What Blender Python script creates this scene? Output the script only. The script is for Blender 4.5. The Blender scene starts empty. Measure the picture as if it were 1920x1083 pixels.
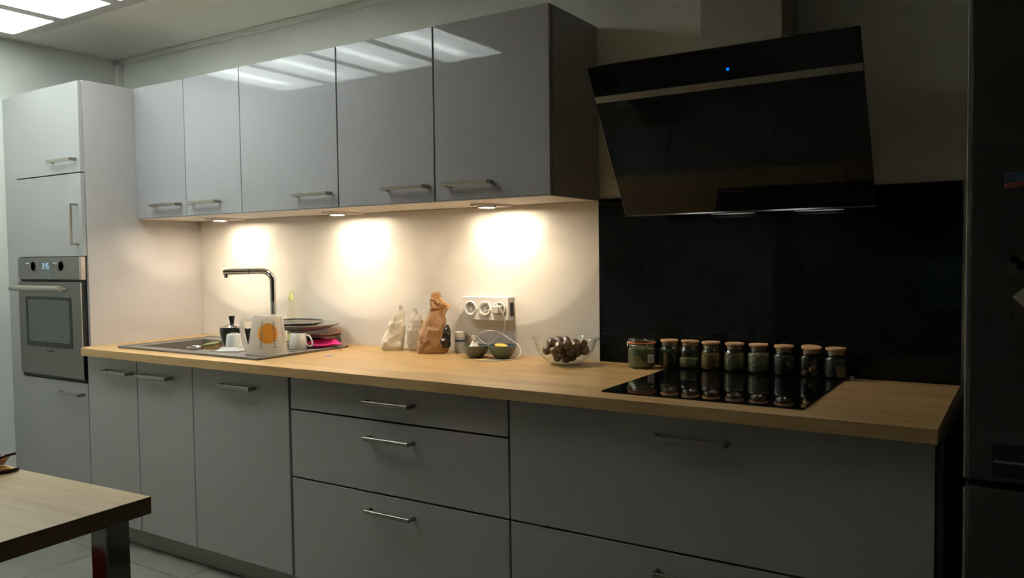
import bpy, bmesh, math, random
from mathutils import Vector, Matrix, noise
S = bpy.context.scene
COL = S.collection
PI = math.pi

# ------------------------------------------------------------------ camera, world, exposure
F_PX, YAW, PITCH, ROLL = 1506.22, 0.57198, 0.04290, -0.012695
CAM = Vector((3.7778, -2.7643, 1.3326))
fwd = Vector((-math.sin(YAW) * math.cos(PITCH), math.cos(YAW) * math.cos(PITCH), -math.sin(PITCH)))
rgt = Vector((math.cos(YAW), math.sin(YAW), 0))
upv = rgt.cross(fwd)
cr = rgt * math.cos(ROLL) + upv * math.sin(ROLL)
cu = upv * math.cos(ROLL) - rgt * math.sin(ROLL)
cd = bpy.data.cameras.new('camera')
cd.sensor_width = 36.0
cd.lens = F_PX * 36.0 / 1920.0
cd.clip_start = 0.02
co = bpy.data.objects.new('camera', cd)
COL.objects.link(co)
m3 = Matrix((cr, cu, -fwd)).transposed()
co.matrix_world = Matrix.Translation(CAM) @ m3.to_4x4()
S.camera = co

w = bpy.data.worlds.new('night')
S.world = w
w.use_nodes = True
w.node_tree.nodes['Background'].inputs['Color'].default_value = (0.5, 0.6, 0.8, 1)
w.node_tree.nodes['Background'].inputs['Strength'].default_value = 0.004
S.view_settings.view_transform = 'Standard'
S.view_settings.look = 'None'
S.view_settings.gamma = 1.0
S.view_settings.use_curve_mapping = False
S.view_settings.exposure = 0.0

PANEL_L = 2.4        # even glow of the ceiling light's diffusers
TUBE_L = 560.0        # fluorescent tubes behind them
SPOT_L = 1200.0       # LED discs under the wall cabinets
HOOD_L = 75.0        # two small lamps under the extractor hood
C_PANEL = (0.92, 1.0, 0.965)
C_SPOT = (1.0, 0.84, 0.62)

# ------------------------------------------------------------------ helpers
class MB:
    def __init__(self):
        self.bm = bmesh.new()

    def _merge(self, t):
        me = bpy.data.meshes.new('t')
        t.to_mesh(me)
        t.free()
        self.bm.from_mesh(me)
        bpy.data.meshes.remove(me)

    def box(self, x0, x1, y0, y1, z0, z1, bev=0.0, seg=2, M=None):
        t = bmesh.new()
        bmesh.ops.create_cube(t, size=1.0)
        for v in t.verts:
            v.co = Vector(((x0 + x1) / 2 + v.co.x * (x1 - x0), (y0 + y1) / 2 + v.co.y * (y1 - y0), (z0 + z1) / 2 + v.co.z * (z1 - z0)))
        if bev > 0:
            bmesh.ops.bevel(t, geom=t.edges[:], offset=bev, segments=seg, affect='EDGES', profile=0.5)
        if M is not None:
            bmesh.ops.transform(t, matrix=M, verts=t.verts[:])
        self._merge(t)
        return self

    def lathe(self, prof, n=32, M=None, cap0=True, cap1=True, sx=1.0, sy=1.0):
        t = bmesh.new()
        rings = []
        for r, z in prof:
            rings.append([t.verts.new((r * sx * math.cos(2 * PI * k / n), r * sy * math.sin(2 * PI * k / n), z)) for k in range(n)])
        for a, b in zip(rings, rings[1:]):
            for k in range(n):
                t.faces.new((a[k], a[(k + 1) % n], b[(k + 1) % n], b[k]))
        if cap0 and prof[0][0] > 1e-6:
            t.faces.new(rings[0][::-1])
        if cap1 and prof[-1][0] > 1e-6:
            t.faces.new(rings[-1])
        bmesh.ops.remove_doubles(t, verts=t.verts[:], dist=1e-6)
        bmesh.ops.recalc_face_normals(t, faces=t.faces[:])
        if M is not None:
            bmesh.ops.transform(t, matrix=M, verts=t.verts[:])
        self._merge(t)
        return self

    def tube(self, pts, r, n=10, M=None, flat=1.0):
        pts = [Vector(p) for p in pts]
        t = bmesh.new()
        rings = []
        prev = None
        for i, p in enumerate(pts):
            d = (pts[min(i + 1, len(pts) - 1)] - pts[max(i - 1, 0)]).normalized()
            if prev is None:
                a = Vector((0, 0, 1)) if abs(d.z) < 0.9 else Vector((1, 0, 0))
                u = d.cross(a).normalized()
            else:
                u = (prev - d * prev.dot(d)).normalized()
            prev = u
            v = d.cross(u)
            rr = r[i] if isinstance(r, (list, tuple)) else r
            rings.append([t.verts.new(p + (u * math.cos(2 * PI * k / n) + v * flat * math.sin(2 * PI * k / n)) * rr) for k in range(n)])
        for a, b in zip(rings, rings[1:]):
            for k in range(n):
                t.faces.new((a[k], a[(k + 1) % n], b[(k + 1) % n], b[k]))
        t.faces.new(rings[0][::-1])
        t.faces.new(rings[-1])
        bmesh.ops.recalc_face_normals(t, faces=t.faces[:])
        if M is not None:
            bmesh.ops.transform(t, matrix=M, verts=t.verts[:])
        self._merge(t)
        return self

    def prism(self, poly, z0, z1, M=None, bev=0.0):
        t = bmesh.new()
        a = [t.verts.new((x, y, z0)) for x, y in poly]
        b = [t.verts.new((x, y, z1)) for x, y in poly]
        n = len(poly)
        t.faces.new(a[::-1])
        t.faces.new(b)
        for k in range(n):
            t.faces.new((a[k], a[(k + 1) % n], b[(k + 1) % n], b[k]))
        bmesh.ops.recalc_face_normals(t, faces=t.faces[:])
        if bev > 0:
            bmesh.ops.bevel(t, geom=t.edges[:], offset=bev, segments=2, affect='EDGES', profile=0.5)
        if M is not None:
            bmesh.ops.transform(t, matrix=M, verts=t.verts[:])
        self._merge(t)
        return self

    def ico(self, r, sub=2, M=None, fn=None):
        t = bmesh.new()
        bmesh.ops.create_icosphere(t, subdivisions=sub, radius=r)
        if fn:
            for v in t.verts:
                v.co = fn(v.co.copy())
        if M is not None:
            bmesh.ops.transform(t, matrix=M, verts=t.verts[:])
        self._merge(t)
        return self

    def quads(self, grid, closed=False):
        vs = [[self.bm.verts.new(p) for p in row] for row in grid]
        for a, b in zip(vs, vs[1:]):
            m = len(a)
            for k in range(m if closed else m - 1):
                self.bm.faces.new((a[k], a[(k + 1) % m], b[(k + 1) % m], b[k]))
        return vs

    def build(self, name, mat, parent=None, smooth=None, loc=None):
        me = bpy.data.meshes.new(name)
        self.bm.to_mesh(me)
        self.bm.free()
        if smooth is not None:
            for f in me.polygons:
                f.use_smooth = True
            if smooth < 179:
                me.set_sharp_from_angle(angle=math.radians(smooth))
        me.materials.append(mat)
        o = bpy.data.objects.new(name, me)
        COL.objects.link(o)
        if parent is not None:
            o.parent = parent
        if loc is not None:
            o.location = loc
        return o


def tag(o, label=None, cat=None, group=None, kind=None):
    if label: o['label'] = label
    if cat: o['category'] = cat
    if group: o['group'] = group
    if kind: o['kind'] = kind
    return o


def thing(name, label, cat, loc=(0, 0, 0), rz=0.0, group=None, rot=None):
    o = bpy.data.objects.new(name, None)
    COL.objects.link(o)
    o.empty_display_size = 0.05
    o.location = loc
    o.rotation_euler = rot if rot else (0, 0, rz)
    return tag(o, label, cat, group)


def T(x, y, z): return Matrix.Translation((x, y, z))
def RX(a): return Matrix.Rotation(a, 4, 'X')
def RY(a): return Matrix.Rotation(a, 4, 'Y')
def RZ(a): return Matrix.Rotation(a, 4, 'Z')


def new_mat(name):
    m = bpy.data.materials.new(name)
    m.use_nodes = True
    return m, m.node_tree, m.node_tree.nodes['Principled BSDF']


def pmat(name, col, rough=0.5, metal=0.0, coat=0.0, coat_rough=0.05, spec=0.5, var=0.0, scale=20.0, bump=0.0, bscale=None, stretch=(1, 1, 1), trans=0.0, ior=1.45, sheen=0.0, sss=0.0, rvar=0.0):
    m, nt, b = new_mat(name)
    b.inputs['Base Color'].default_value = (*col, 1)
    b.inputs['Roughness'].default_value = rough
    b.inputs['Metallic'].default_value = metal
    b.inputs['Coat Weight'].default_value = coat
    b.inputs['Coat Roughness'].default_value = coat_rough
    b.inputs['Specular IOR Level'].default_value = spec
    b.inputs['Transmission Weight'].default_value = trans
    b.inputs['IOR'].default_value = ior
    b.inputs['Sheen Weight'].default_value = sheen
    b.inputs['Subsurface Weight'].default_value = sss
    b.inputs['Subsurface Radius'].default_value = (0.01, 0.008, 0.006)
    tc = nt.nodes.new('ShaderNodeTexCoord')
    mp = nt.nodes.new('ShaderNodeMapping')
    mp.inputs['Scale'].default_value = stretch
    nt.links.new(tc.outputs['Object'], mp.inputs['Vector'])
    nz = nt.nodes.new('ShaderNodeTexNoise')
    nz.inputs['Scale'].default_value = scale
    nz.inputs['Detail'].default_value = 4
    nt.links.new(mp.outputs['Vector'], nz.inputs['Vector'])
    if var > 0:
        r = nt.nodes.new('ShaderNodeValToRGB')
        r.color_ramp.elements[0].position = 0.3
        r.color_ramp.elements[1].position = 0.7
        r.color_ramp.elements[0].color = (*[c * (1 - var) for c in col], 1)
        r.color_ramp.elements[1].color = (*[min(1, c * (1 + var)) for c in col], 1)
        nt.links.new(nz.outputs['Fac'], r.inputs['Fac'])
        nt.links.new(r.outputs['Color'], b.inputs['Base Color'])
    if rvar > 0:
        mr = nt.nodes.new('ShaderNodeMapRange')
        mr.inputs['To Min'].default_value = max(0, rough - rvar)
        mr.inputs['To Max'].default_value = min(1, rough + rvar)
        nt.links.new(nz.outputs['Fac'], mr.inputs['Value'])
        nt.links.new(mr.outputs['Result'], b.inputs['Roughness'])
    if bump > 0:
        n2 = nz
        if bscale:
            n2 = nt.nodes.new('ShaderNodeTexNoise')
            n2.inputs['Scale'].default_value = bscale
            n2.inputs['Detail'].default_value = 6
            nt.links.new(mp.outputs['Vector'], n2.inputs['Vector'])
        bp = nt.nodes.new('ShaderNodeBump')
        bp.inputs['Strength'].default_value = bump
        bp.inputs['Distance'].default_value = 0.002
        nt.links.new(n2.outputs['Fac'], bp.inputs['Height'])
        nt.links.new(bp.outputs['Normal'], b.inputs['Normal'])
    return m


def wood_mat(name, light, dark, stave=0.12, rough=0.42, rand=0.0):
    m, nt, b = new_mat(name)
    N, L = nt.nodes, nt.links
    tc = N.new('ShaderNodeTexCoord')
    mp = N.new('ShaderNodeMapping')
    mp.inputs['Scale'].default_value = (1.6, 22, 22)
    L.new(tc.outputs['Object'], mp.inputs['Vector'])
    n1 = N.new('ShaderNodeTexNoise')
    n1.inputs['Scale'].default_value = 2.2
    n1.inputs['Detail'].default_value = 7
    n1.inputs['Roughness'].default_value = 0.62
    n1.inputs['Distortion'].default_value = 0.5
    L.new(mp.outputs['Vector'], n1.inputs['Vector'])
    mp2 = N.new('ShaderNodeMapping')
    mp2.inputs['Scale'].default_value = (0.55, 7.5, 7.5)
    L.new(tc.outputs['Object'], mp2.inputs['Vector'])
    n2 = N.new('ShaderNodeTexNoise')
    n2.inputs['Scale'].default_value = 1.5
    n2.inputs['Detail'].default_value = 2
    L.new(mp2.outputs['Vector'], n2.inputs['Vector'])
    add = N.new('ShaderNodeMath')
    add.operation = 'MULTIPLY_ADD'
    add.inputs[1].default_value = 0.55
    L.new(n1.outputs['Fac'], add.inputs[0])
    sc = N.new('ShaderNodeMath')
    sc.operation = 'MULTIPLY'
    sc.inputs[1].default_value = 0.45
    L.new(n2.outputs['Fac'], sc.inputs[0])
    L.new(sc.outputs[0], add.inputs[2])
    val = add.outputs[0]
    if rand > 0:
        oi = N.new('ShaderNodeObjectInfo')
        ra = N.new('ShaderNodeMath')
        ra.operation = 'MULTIPLY_ADD'
        ra.inputs[1].default_value = rand
        L.new(oi.outputs['Random'], ra.inputs[0])
        L.new(val, ra.inputs[2])
        val = ra.outputs[0]
    r = N.new('ShaderNodeValToRGB')
    r.color_ramp.elements[0].position = 0.36
    r.color_ramp.elements[1].position = 0.62
    r.color_ramp.elements[0].color = (*dark, 1)
    r.color_ramp.elements[1].color = (*light, 1)
    L.new(val, r.inputs['Fac'])
    L.new(r.outputs['Color'], b.inputs['Base Color'])
    b.inputs['Roughness'].default_value = rough
    bp = N.new('ShaderNodeBump')
    bp.inputs['Strength'].default_value = 0.12
    bp.inputs['Distance'].default_value = 0.001
    L.new(n1.outputs['Fac'], bp.inputs['Height'])
    L.new(bp.outputs['Normal'], b.inputs['Normal'])
    return m


def emat(name, col, strength):
    m, nt, b = new_mat(name)
    nt.nodes.remove(b)
    e = nt.nodes.new('ShaderNodeEmission')
    e.inputs['Color'].default_value = (*col, 1)
    e.inputs['Strength'].default_value = strength
    nt.links.new(e.outputs[0], nt.nodes['Material Output'].inputs['Surface'])
    return m


def glass_mat(name, tint=(0.97, 0.99, 0.98), rough=0.03, ior=1.45, haze=0.0, hazecol=(0.8, 0.8, 0.8)):
    """clear thin-walled glass: Fresnel reflection over a straight see-through, with an optional milky share"""
    m, nt, b = new_mat(name)
    N, L = nt.nodes, nt.links
    N.remove(b)
    tr = N.new('ShaderNodeBsdfTransparent')
    tr.inputs['Color'].default_value = (*tint, 1)
    gl = N.new('ShaderNodeBsdfGlossy')
    gl.inputs['Roughness'].default_value = rough
    lw = N.new('ShaderNodeLayerWeight')
    lw.inputs['Blend'].default_value = 0.5
    pw = N.new('ShaderNodeMath')
    pw.operation = 'POWER'
    pw.inputs[1].default_value = 5.0
    L.new(lw.outputs['Facing'], pw.inputs[0])
    f0 = ((ior - 1) / (ior + 1)) ** 2
    fr = N.new('ShaderNodeMath')
    fr.operation = 'MULTIPLY_ADD'
    fr.inputs[1].default_value = 1 - f0
    fr.inputs[2].default_value = f0
    L.new(pw.outputs[0], fr.inputs[0])
    mx = N.new('ShaderNodeMixShader')
    L.new(fr.outputs[0], mx.inputs['Fac'])
    base = tr.outputs[0]
    if haze > 0:
        df = N.new('ShaderNodeBsdfDiffuse')
        df.inputs['Color'].default_value = (*hazecol, 1)
        tl = N.new('ShaderNodeBsdfTranslucent')
        tl.inputs['Color'].default_value = (*hazecol, 1)
        m0 = N.new('ShaderNodeMixShader')
        m0.inputs['Fac'].default_value = 0.5
        L.new(df.outputs[0], m0.inputs[1])
        L.new(tl.outputs[0], m0.inputs[2])
        m1 = N.new('ShaderNodeMixShader')
        m1.inputs['Fac'].default_value = haze
        L.new(tr.outputs[0], m1.inputs[1])
        L.new(m0.outputs[0], m1.inputs[2])
        base = m1.outputs[0]
    L.new(base, mx.inputs[1])
    L.new(gl.outputs[0], mx.inputs[2])
    L.new(mx.outputs[0], N['Material Output'].inputs['Surface'])
    return m


M = {}
M['lacquer'] = pmat('glossy_grey_lacquer', (0.365, 0.36, 0.37), rough=0.5, spec=0.15, coat=1.0, coat_rough=0.035, var=0.01, scale=3)
M['base_lacquer'] = pmat('grey_lacquer_base', (0.445, 0.43, 0.41), rough=0.34, coat=0.7, coat_rough=0.14, var=0.01, scale=3)
M['column_lacquer'] = pmat('grey_lacquer_column', (0.40, 0.40, 0.40), rough=0.34, coat=0.7, coat_rough=0.14, var=0.01, scale=3)
M['side'] = pmat('grey_matt_side_panel', (0.50, 0.475, 0.47), rough=0.5, var=0.01, scale=4)
M['carcass'] = pmat('gap_shade_carcass', (0.035, 0.035, 0.038), rough=0.6, var=0.1)  # same grey as the fronts, darkened: shade of the door gaps put into colour
M['underside'] = pmat('white_melamine', (0.78, 0.75, 0.72), rough=0.5, var=0.02)
M['steel'] = pmat('brushed_steel_handle', (0.40, 0.37, 0.32), rough=0.33, metal=1.0, var=0.05, scale=60, stretch=(1, 12, 12))
M['oven_steel'] = pmat('brushed_steel_oven', (0.17, 0.165, 0.145), rough=0.42, metal=0.7, var=0.07, scale=40, stretch=(1, 1, 30), rvar=0.05)
M['chrome'] = pmat('chrome', (0.72, 0.72, 0.72), rough=0.07, metal=1.0, var=0.01)
M['black_chrome'] = pmat('dark_chrome', (0.32, 0.32, 0.31), rough=0.09, metal=1.0, var=0.01)
M['wall'] = pmat('painted_wall', (0.88, 0.88, 0.82), rough=0.75, var=0.03, scale=6, bump=0.08, bscale=160)
M['wall_left'] = pmat('painted_wall_left', (0.86, 0.87, 0.81), rough=0.7, var=0.03, scale=5, bump=0.08, bscale=160)
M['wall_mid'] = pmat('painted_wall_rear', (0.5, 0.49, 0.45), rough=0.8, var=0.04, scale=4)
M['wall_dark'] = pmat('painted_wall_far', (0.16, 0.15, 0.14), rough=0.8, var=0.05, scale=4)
M['ceiling'] = pmat('painted_ceiling', (0.90, 0.885, 0.80), rough=0.85, var=0.03, scale=3, bump=0.05, bscale=120)
M['trim'] = pmat('white_trim_paint', (0.84, 0.83, 0.76), rough=0.55, var=0.02)
M['splash'] = pmat('cream_splashback', (0.76, 0.73, 0.68), rough=0.38, var=0.015, scale=4)
M['tile'] = pmat('grey_floor_tile', (0.19, 0.183, 0.155), rough=0.42, var=0.12, scale=5, bump=0.05, bscale=50)
M['grout'] = pmat('grout', (0.07, 0.07, 0.06), rough=0.9, var=0.1)
M['plinth'] = pmat('plinth_grey', (0.34, 0.33, 0.29), rough=0.4, metal=0.3, var=0.05)
M['oak'] = wood_mat('oak_worktop', (0.58, 0.375, 0.165), (0.385, 0.225, 0.085))
M['oak_table'] = wood_mat('oak_table', (0.56, 0.43, 0.27), (0.42, 0.30, 0.17), rough=0.36, rand=0.10)
M['oak_edge'] = wood_mat('oak_table_edge', (0.16, 0.09, 0.045), (0.10, 0.055, 0.028), rough=0.5)
M['black_glass'] = pmat('black_glass', (0.003, 0.0035, 0.003), rough=0.04, spec=0.32, var=0.1)
M['black_panel'] = pmat('black_splash_glass', (0.003, 0.004, 0.0035), rough=0.05, spec=0.16, var=0.1)
M['black'] = pmat('black_plastic', (0.010, 0.010, 0.010), rough=0.4, spec=0.25, var=0.1)
M['oven_glass'] = pmat('oven_window_glass', (0.03, 0.042, 0.038), rough=0.12, coat=0.6, coat_rough=0.08, var=0.06, scale=90)
M['hood_steel'] = pmat('hood_steel', (0.36, 0.33, 0.28), rough=0.3, metal=0.9, var=0.05)
M['duct'] = pmat('hood_duct_steel', (0.42, 0.39, 0.33), rough=0.5, metal=0.6, var=0.04)
M['sink'] = pmat('taupe_composite_sink', (0.155, 0.135, 0.12), rough=0.42, var=0.14, scale=260)
M['white_ceramic'] = pmat('white_ceramic', (0.70, 0.70, 0.68), rough=0.18, coat=0.4, var=0.01)
M['white_plastic'] = pmat('white_plastic', (0.72, 0.70, 0.67), rough=0.35, var=0.01)
M['led_off'] = emat('blue_led', (0.0, 0.10, 1.0), 2.2)
M['clock'] = emat('clock_digits', (0.45, 0.68, 1.0), 1.3)
M['fridge'] = pmat('dark_fridge_steel', (0.060, 0.054, 0.050), rough=0.4, metal=0.55, var=0.08, scale=50, stretch=(1, 1, 25))
M['fridge_edge'] = pmat('fridge_edge_steel', (0.52, 0.50, 0.46), rough=0.3, metal=0.8, var=0.03)
M['glass'] = glass_mat('clear_glass')
M['green_glass'] = glass_mat('greenish_jar_glass', (0.88, 0.92, 0.90), 0.09, 1.75)
M['cork'] = pmat('pale_wood_lid', (0.60, 0.34, 0.17), rough=0.6, var=0.12, scale=30, stretch=(1, 8, 1))


# ------------------------------------------------------------------ the setting
def struct(o, **k):
    o['kind'] = 'structure'
    return o

XL, XR, YR, ZC = -0.725, 5.4, -4.2, 2.49
floor = struct(MB().box(XL - .1, XR + .1, -8.1, 0.1, -0.06, -0.004).build('floor', M['grout']))
tile_me = None
P = 0.595
x = 0.234 - 2 * P
while x < XR:
    y = -0.747 + P * 2
    while y > -8:
        x0, x1, y0, y1 = max(x, XL), min(x + P, XR), max(y - P, -8), min(y, 0)
        if x1 - x0 > .03 and y1 - y0 > .03:
            if abs(x1 - x0 - P) < 1e-6 and abs(y1 - y0 - P) < 1e-6:
                if tile_me is None:
                    o = MB().box(-P / 2 + .002, P / 2 - .002, -P / 2 + .002, P / 2 - .002, -0.02, 0, .0015, 1).build('tile', M['tile'], floor)
                    tile_me = o.data
                else:
                    o = bpy.data.objects.new('tile', tile_me)
                    COL.objects.link(o)
                    o.parent = floor
                o.location = ((x0 + x1) / 2, (y0 + y1) / 2, 0)
            else:
                MB().box(x0 + .002, x1 - .002, y0 + .002, y1 - .002, -0.02, 0, .0015, 1).build('tile', M['tile'], floor)
        y -= P
    x += P

struct(MB().box(XL - .1, XR + .1, 0, 0.1, -0.06, ZC + .1).build('wall_back', M['wall']))
struct(MB().box(XL - .1, XL, -8, 0, -0.06, ZC + .1).build('wall_left', M['wall_left']))
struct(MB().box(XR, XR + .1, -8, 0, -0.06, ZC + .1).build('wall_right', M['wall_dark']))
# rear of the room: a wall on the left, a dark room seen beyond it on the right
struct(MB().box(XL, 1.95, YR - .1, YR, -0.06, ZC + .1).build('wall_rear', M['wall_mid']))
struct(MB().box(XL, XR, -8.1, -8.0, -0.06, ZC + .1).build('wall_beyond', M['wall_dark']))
LX0, LX1, LY0, LY1 = -0.605, 1.33, -1.89, -0.600
ce = MB()
ce.box(XL - .1, LX0 + .02, -8.1, 0.1, ZC, ZC + .1)
ce.box(LX1 - .02, XR + .1, -8.1, 0.1, ZC, ZC + .1)
ce.box(LX0 + .02, LX1 - .02, LY1 - .02, 0.1, ZC, ZC + .1)
ce.box(LX0 + .02, LX1 - .02, -8.1, LY0 + .02, ZC, ZC + .1)
struct(ce.build('ceiling', M['ceiling']))
struct(MB().box(XL, XR, -0.022, 0, ZC - .027, ZC, .004).build('trim_1', M['trim']))
struct(MB().box(XL, XL + .042, -0.03, 0, 0, ZC - .027, .003).build('trim_2', M['trim']))

# window far behind, mirrored dimly in the black splashback
win = MB()
WX0, WX1, WZ0, WZ1, WY = 2.70, 3.28, 0.60, 1.27, -8.0
for a in ((WX0 - .05, WX0, WZ0 - .05, WZ1 + .05), (WX1, WX1 + .05, WZ0 - .05, WZ1 + .05), (WX0, WX1, WZ0 - .05, WZ0), (WX0, WX1, WZ1, WZ1 + .05)):
    win.box(a[0], a[1], WY, WY + .04, a[2], a[3])
h3 = (WZ1 - WZ0) / 3
for k in (1, 2):
    win.box(WX0, WX1, WY, WY + .03, WZ0 + k * h3 - .015, WZ0 + k * h3 + .015)
wo = struct(win.build('window_1', M['black']))
M['dusk'] = emat('dusk_pane', (0.16, 0.32, 0.42), 0.32)
for k in range(3):
    MB().box(WX0, WX1, WY + .005, WY + .012, WZ0 + k * h3 + .015, WZ0 + (k + 1) * h3 - .015).build('pane', M['dusk'], wo)

# ------------------------------------------------------------------ ceiling light
M['frame'] = pmat('silver_grey_frame', (0.62, 0.60, 0.56), rough=0.5, var=0.03)
M['tray'] = pmat('grey_tray', (0.12, 0.12, 0.12), rough=0.6, var=0.01)
M['tube'] = emat('fluorescent_tube', C_PANEL, TUBE_L)
md, nt, b = new_mat('milky_diffuser')
nt.nodes.remove(b)
e = nt.nodes.new('ShaderNodeEmission')
e.inputs['Color'].default_value = (*C_PANEL, 1)
e.inputs['Strength'].default_value = PANEL_L
tl = nt.nodes.new('ShaderNodeBsdfTranslucent')
tl.inputs['Color'].default_value = (0.75, 0.78, 0.77, 1)
ad = nt.nodes.new('ShaderNodeAddShader')
nt.links.new(e.outputs[0], ad.inputs[0])
nt.links.new(tl.outputs[0], ad.inputs[1])
nt.links.new(ad.outputs[0], nt.nodes['Material Output'].inputs['Surface'])
M['diffuser'] = md
PX = [(-0.53, -0.155), (-0.07, 0.32), (0.398, 0.788), (0.866, 1.256)]
PY0, PY1 = -1.82, -0.668
cl = thing('ceiling_light', 'large four-panel fluorescent ceiling light with silver-grey frame', 'ceiling light', ((LX0 + LX1) / 2, (LY0 + LY1) / 2, ZC))
ox, oy = (LX0 + LX1) / 2, (LY0 + LY1) / 2
fr = MB()
ZF0, ZF1 = -0.018, -0.0
fr.box(LX0 - ox, LX1 - ox, PY1 - oy, LY1 - oy, ZF0, ZF1, .004)
fr.box(LX0 - ox, LX1 - ox, LY0 - oy, PY0 - oy, ZF0, ZF1, .004)
xs = [LX0] + [v for pr in PX for v in pr] + [LX1]
for k in range(0, len(xs), 2):
    fr.box(xs[k] - ox, xs[k + 1] - ox, PY0 - oy, PY1 - oy, ZF0, ZF1)
fr.build('frame', M['frame'], cl)
for a, b_ in PX:
    tr_ = MB()
    tr_.box(a - ox - .01, b_ - ox + .01, PY0 - oy - .01, PY1 - oy + .01, .075, .08)
    for q in ((a - .01, a, PY0 - .01, PY1 + .01), (b_, b_ + .01, PY0 - .01, PY1 + .01), (a, b_, PY0 - .01, PY0), (a, b_, PY1, PY1 + .01)):
        tr_.box(q[0] - ox, q[1] - ox, q[2] - oy, q[3] - oy, -.002, .075)
    tr_.build('tray', M['tray'], cl)
    g = MB()
    rows = []
    for ins, z in ((.0, .0), (.002, ZF0 - .001), (.008, ZF0 - .004)):
        rows.append([(a + ins - ox, PY0 + ins - oy, z), (b_ - ins - ox, PY0 + ins - oy, z), (b_ - ins - ox, PY1 - ins - oy, z), (a + ins - ox, PY1 - ins - oy, z)])
    vs = g.quads(rows, True)
    g.bm.faces.new(vs[-1])
    g.build('diffuser', M['diffuser'], cl)
    c = (a + b_) / 2 - ox
    MB().tube([(c, PY0 - oy + .13, 0.012), (c, PY1 - oy - .13, 0.012)], .011, 10).build('tube', M['tube'], cl)


# ------------------------------------------------------------------ handles, doors, cabinets
def handle(parent, x0, x1, z, yf, vertical=False, proj=.03):
    mb = MB()
    t = .010
    if vertical:
        mb.box(x0, x0 + .016, yf - proj - .006, yf - proj + .002, z[0], z[1], .001, 1)
        for zz in (z[0], z[1] - .008):
            mb.box(x0, x0 + .016, yf - proj, yf + .0005, zz, zz + .008, .0008, 1)
    else:
        mb.box(x0, x1, yf - proj - .008, yf - proj + .002, z - .007, z + .007, .001, 1)
        for xx in (x0, x1 - .010):
            mb.box(xx, xx + .010, yf - proj, yf + .0005, z - .007, z + .007, .0008, 1)
    return mb.build('handle', M['steel'], parent)


def front(parent, name, x0, x1, z0, z1, yf, mat, th=.019):
    return MB().box(x0, x1, yf, yf + th, z0, z1, .0012, 2).build(name, mat, parent)


def carcass(parent, x0, x1, y0, y1, z0, z1, top=True, lz=None, rz=None, mat=None):
    mb = MB()
    t = .016
    mb.box(x0, x0 + t, y0, y1, z0, lz or z1)
    mb.box(x1 - t, x1, y0, y1, z0, rz or z1)
    mb.box(x0 + t, x1 - t, y0, y1, z0, z0 + t)
    mb.box(x0 + t, x1 - t, y1 - .008, y1, z0 + t, z1 - .2 if lz or rz else z1)
    if top:
        mb.box(x0 + t, x1 - t, y0, y1 - .008, z1 - t, z1)
    return mb.build('carcass', mat or M['carcass'], parent)


YB = -0.652      # front plane of the base doors
ZW = 0.92        # worktop surface
ZWB = 0.8855     # its underside
ZD1, ZD0 = 0.880, 0.099
HL = 0.208

def base_unit(x0, x1, label, lz=None, rz=None):
    t = thing('base_cabinet', label, 'cabinet', ((x0 + x1) / 2, YB / 2, 0.0))
    ox, oy = (x0 + x1) / 2, YB / 2
    carcass(t, x0 - ox + .0005, x1 - ox - .0005, YB + .021 - oy, -.012 - oy, .1, ZWB, top=False, lz=lz, rz=rz)
    return t, ox, oy

t, ox, oy = base_unit(0.0, 0.4, 'narrow grey gloss base cabinet right beside the oven column', rz=.72)
d = front(t, 'door', .003 - ox, .397 - ox, ZD0, ZD1, YB - oy, M['base_lacquer'])
handle(d, .160 - ox, .160 + HL - ox, .815, YB - oy)
t, ox, oy = base_unit(0.4, 0.8, 'narrow grey gloss base cabinet under the sink bowl', lz=.72, rz=.72)
d = front(t, 'door', .403 - ox, .7982 - ox, ZD0, ZD1, YB - oy, M['base_lacquer'])
handle(d, .452 - ox, .452 + HL - ox, .815, YB - oy)
t, ox, oy = base_unit(0.8, 1.4, 'grey gloss base cabinet under the draining board, beside the drawers', lz=.72)
d = front(t, 'door', .8018 - ox, 1.3885 - ox, ZD0, ZD1, YB - oy, M['base_lacquer'])
handle(d, .994 - ox, .994 + HL - ox, .815, YB - oy)

Z1, Z2 = 0.751, 0.489
t, ox, oy = base_unit(1.4, 2.4, 'wide grey base cabinet with three drawers under the paper bags')
for a, b_, hz in ((Z1 + .0035, ZD1, .817), (Z2 + .0035, Z1 - .0035, .689), (ZD0, Z2 - .0035, .428)):
    d = front(t, 'drawer', 1.4025 - ox, 2.396 - ox, a, b_, YB - oy, M['base_lacquer'])
    handle(d, 1.802 - ox, 1.802 + HL - ox, hz, YB - oy)
t, ox, oy = base_unit(2.4, 3.6, 'extra wide grey base cabinet with two deep drawers under the hob')
for a, b_, hz in ((Z2 + .0035, ZD1, .816), (ZD0, Z2 - .0035, .428)):
    d = front(t, 'drawer', 2.4035 - ox, 3.598 - ox, a, b_, YB - oy, M['base_lacquer'])
    handle(d, 2.897 - ox, 2.897 + HL - ox, hz, YB - oy)
tag(MB().box(3.6005, 3.616, -.648, -.005, 0, .8855, .001, 1).build('end_panel', M['carcass']), 'dark end panel closing the base cabinets beside the fridge', 'panel')
tag(MB().box(-.6, 3.6, YB + .052, YB + .066, 0, .0985, .001, 1).build('plinth', M['plinth']), 'long grey plinth under the base cabinets along the floor', 'plinth')

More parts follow.
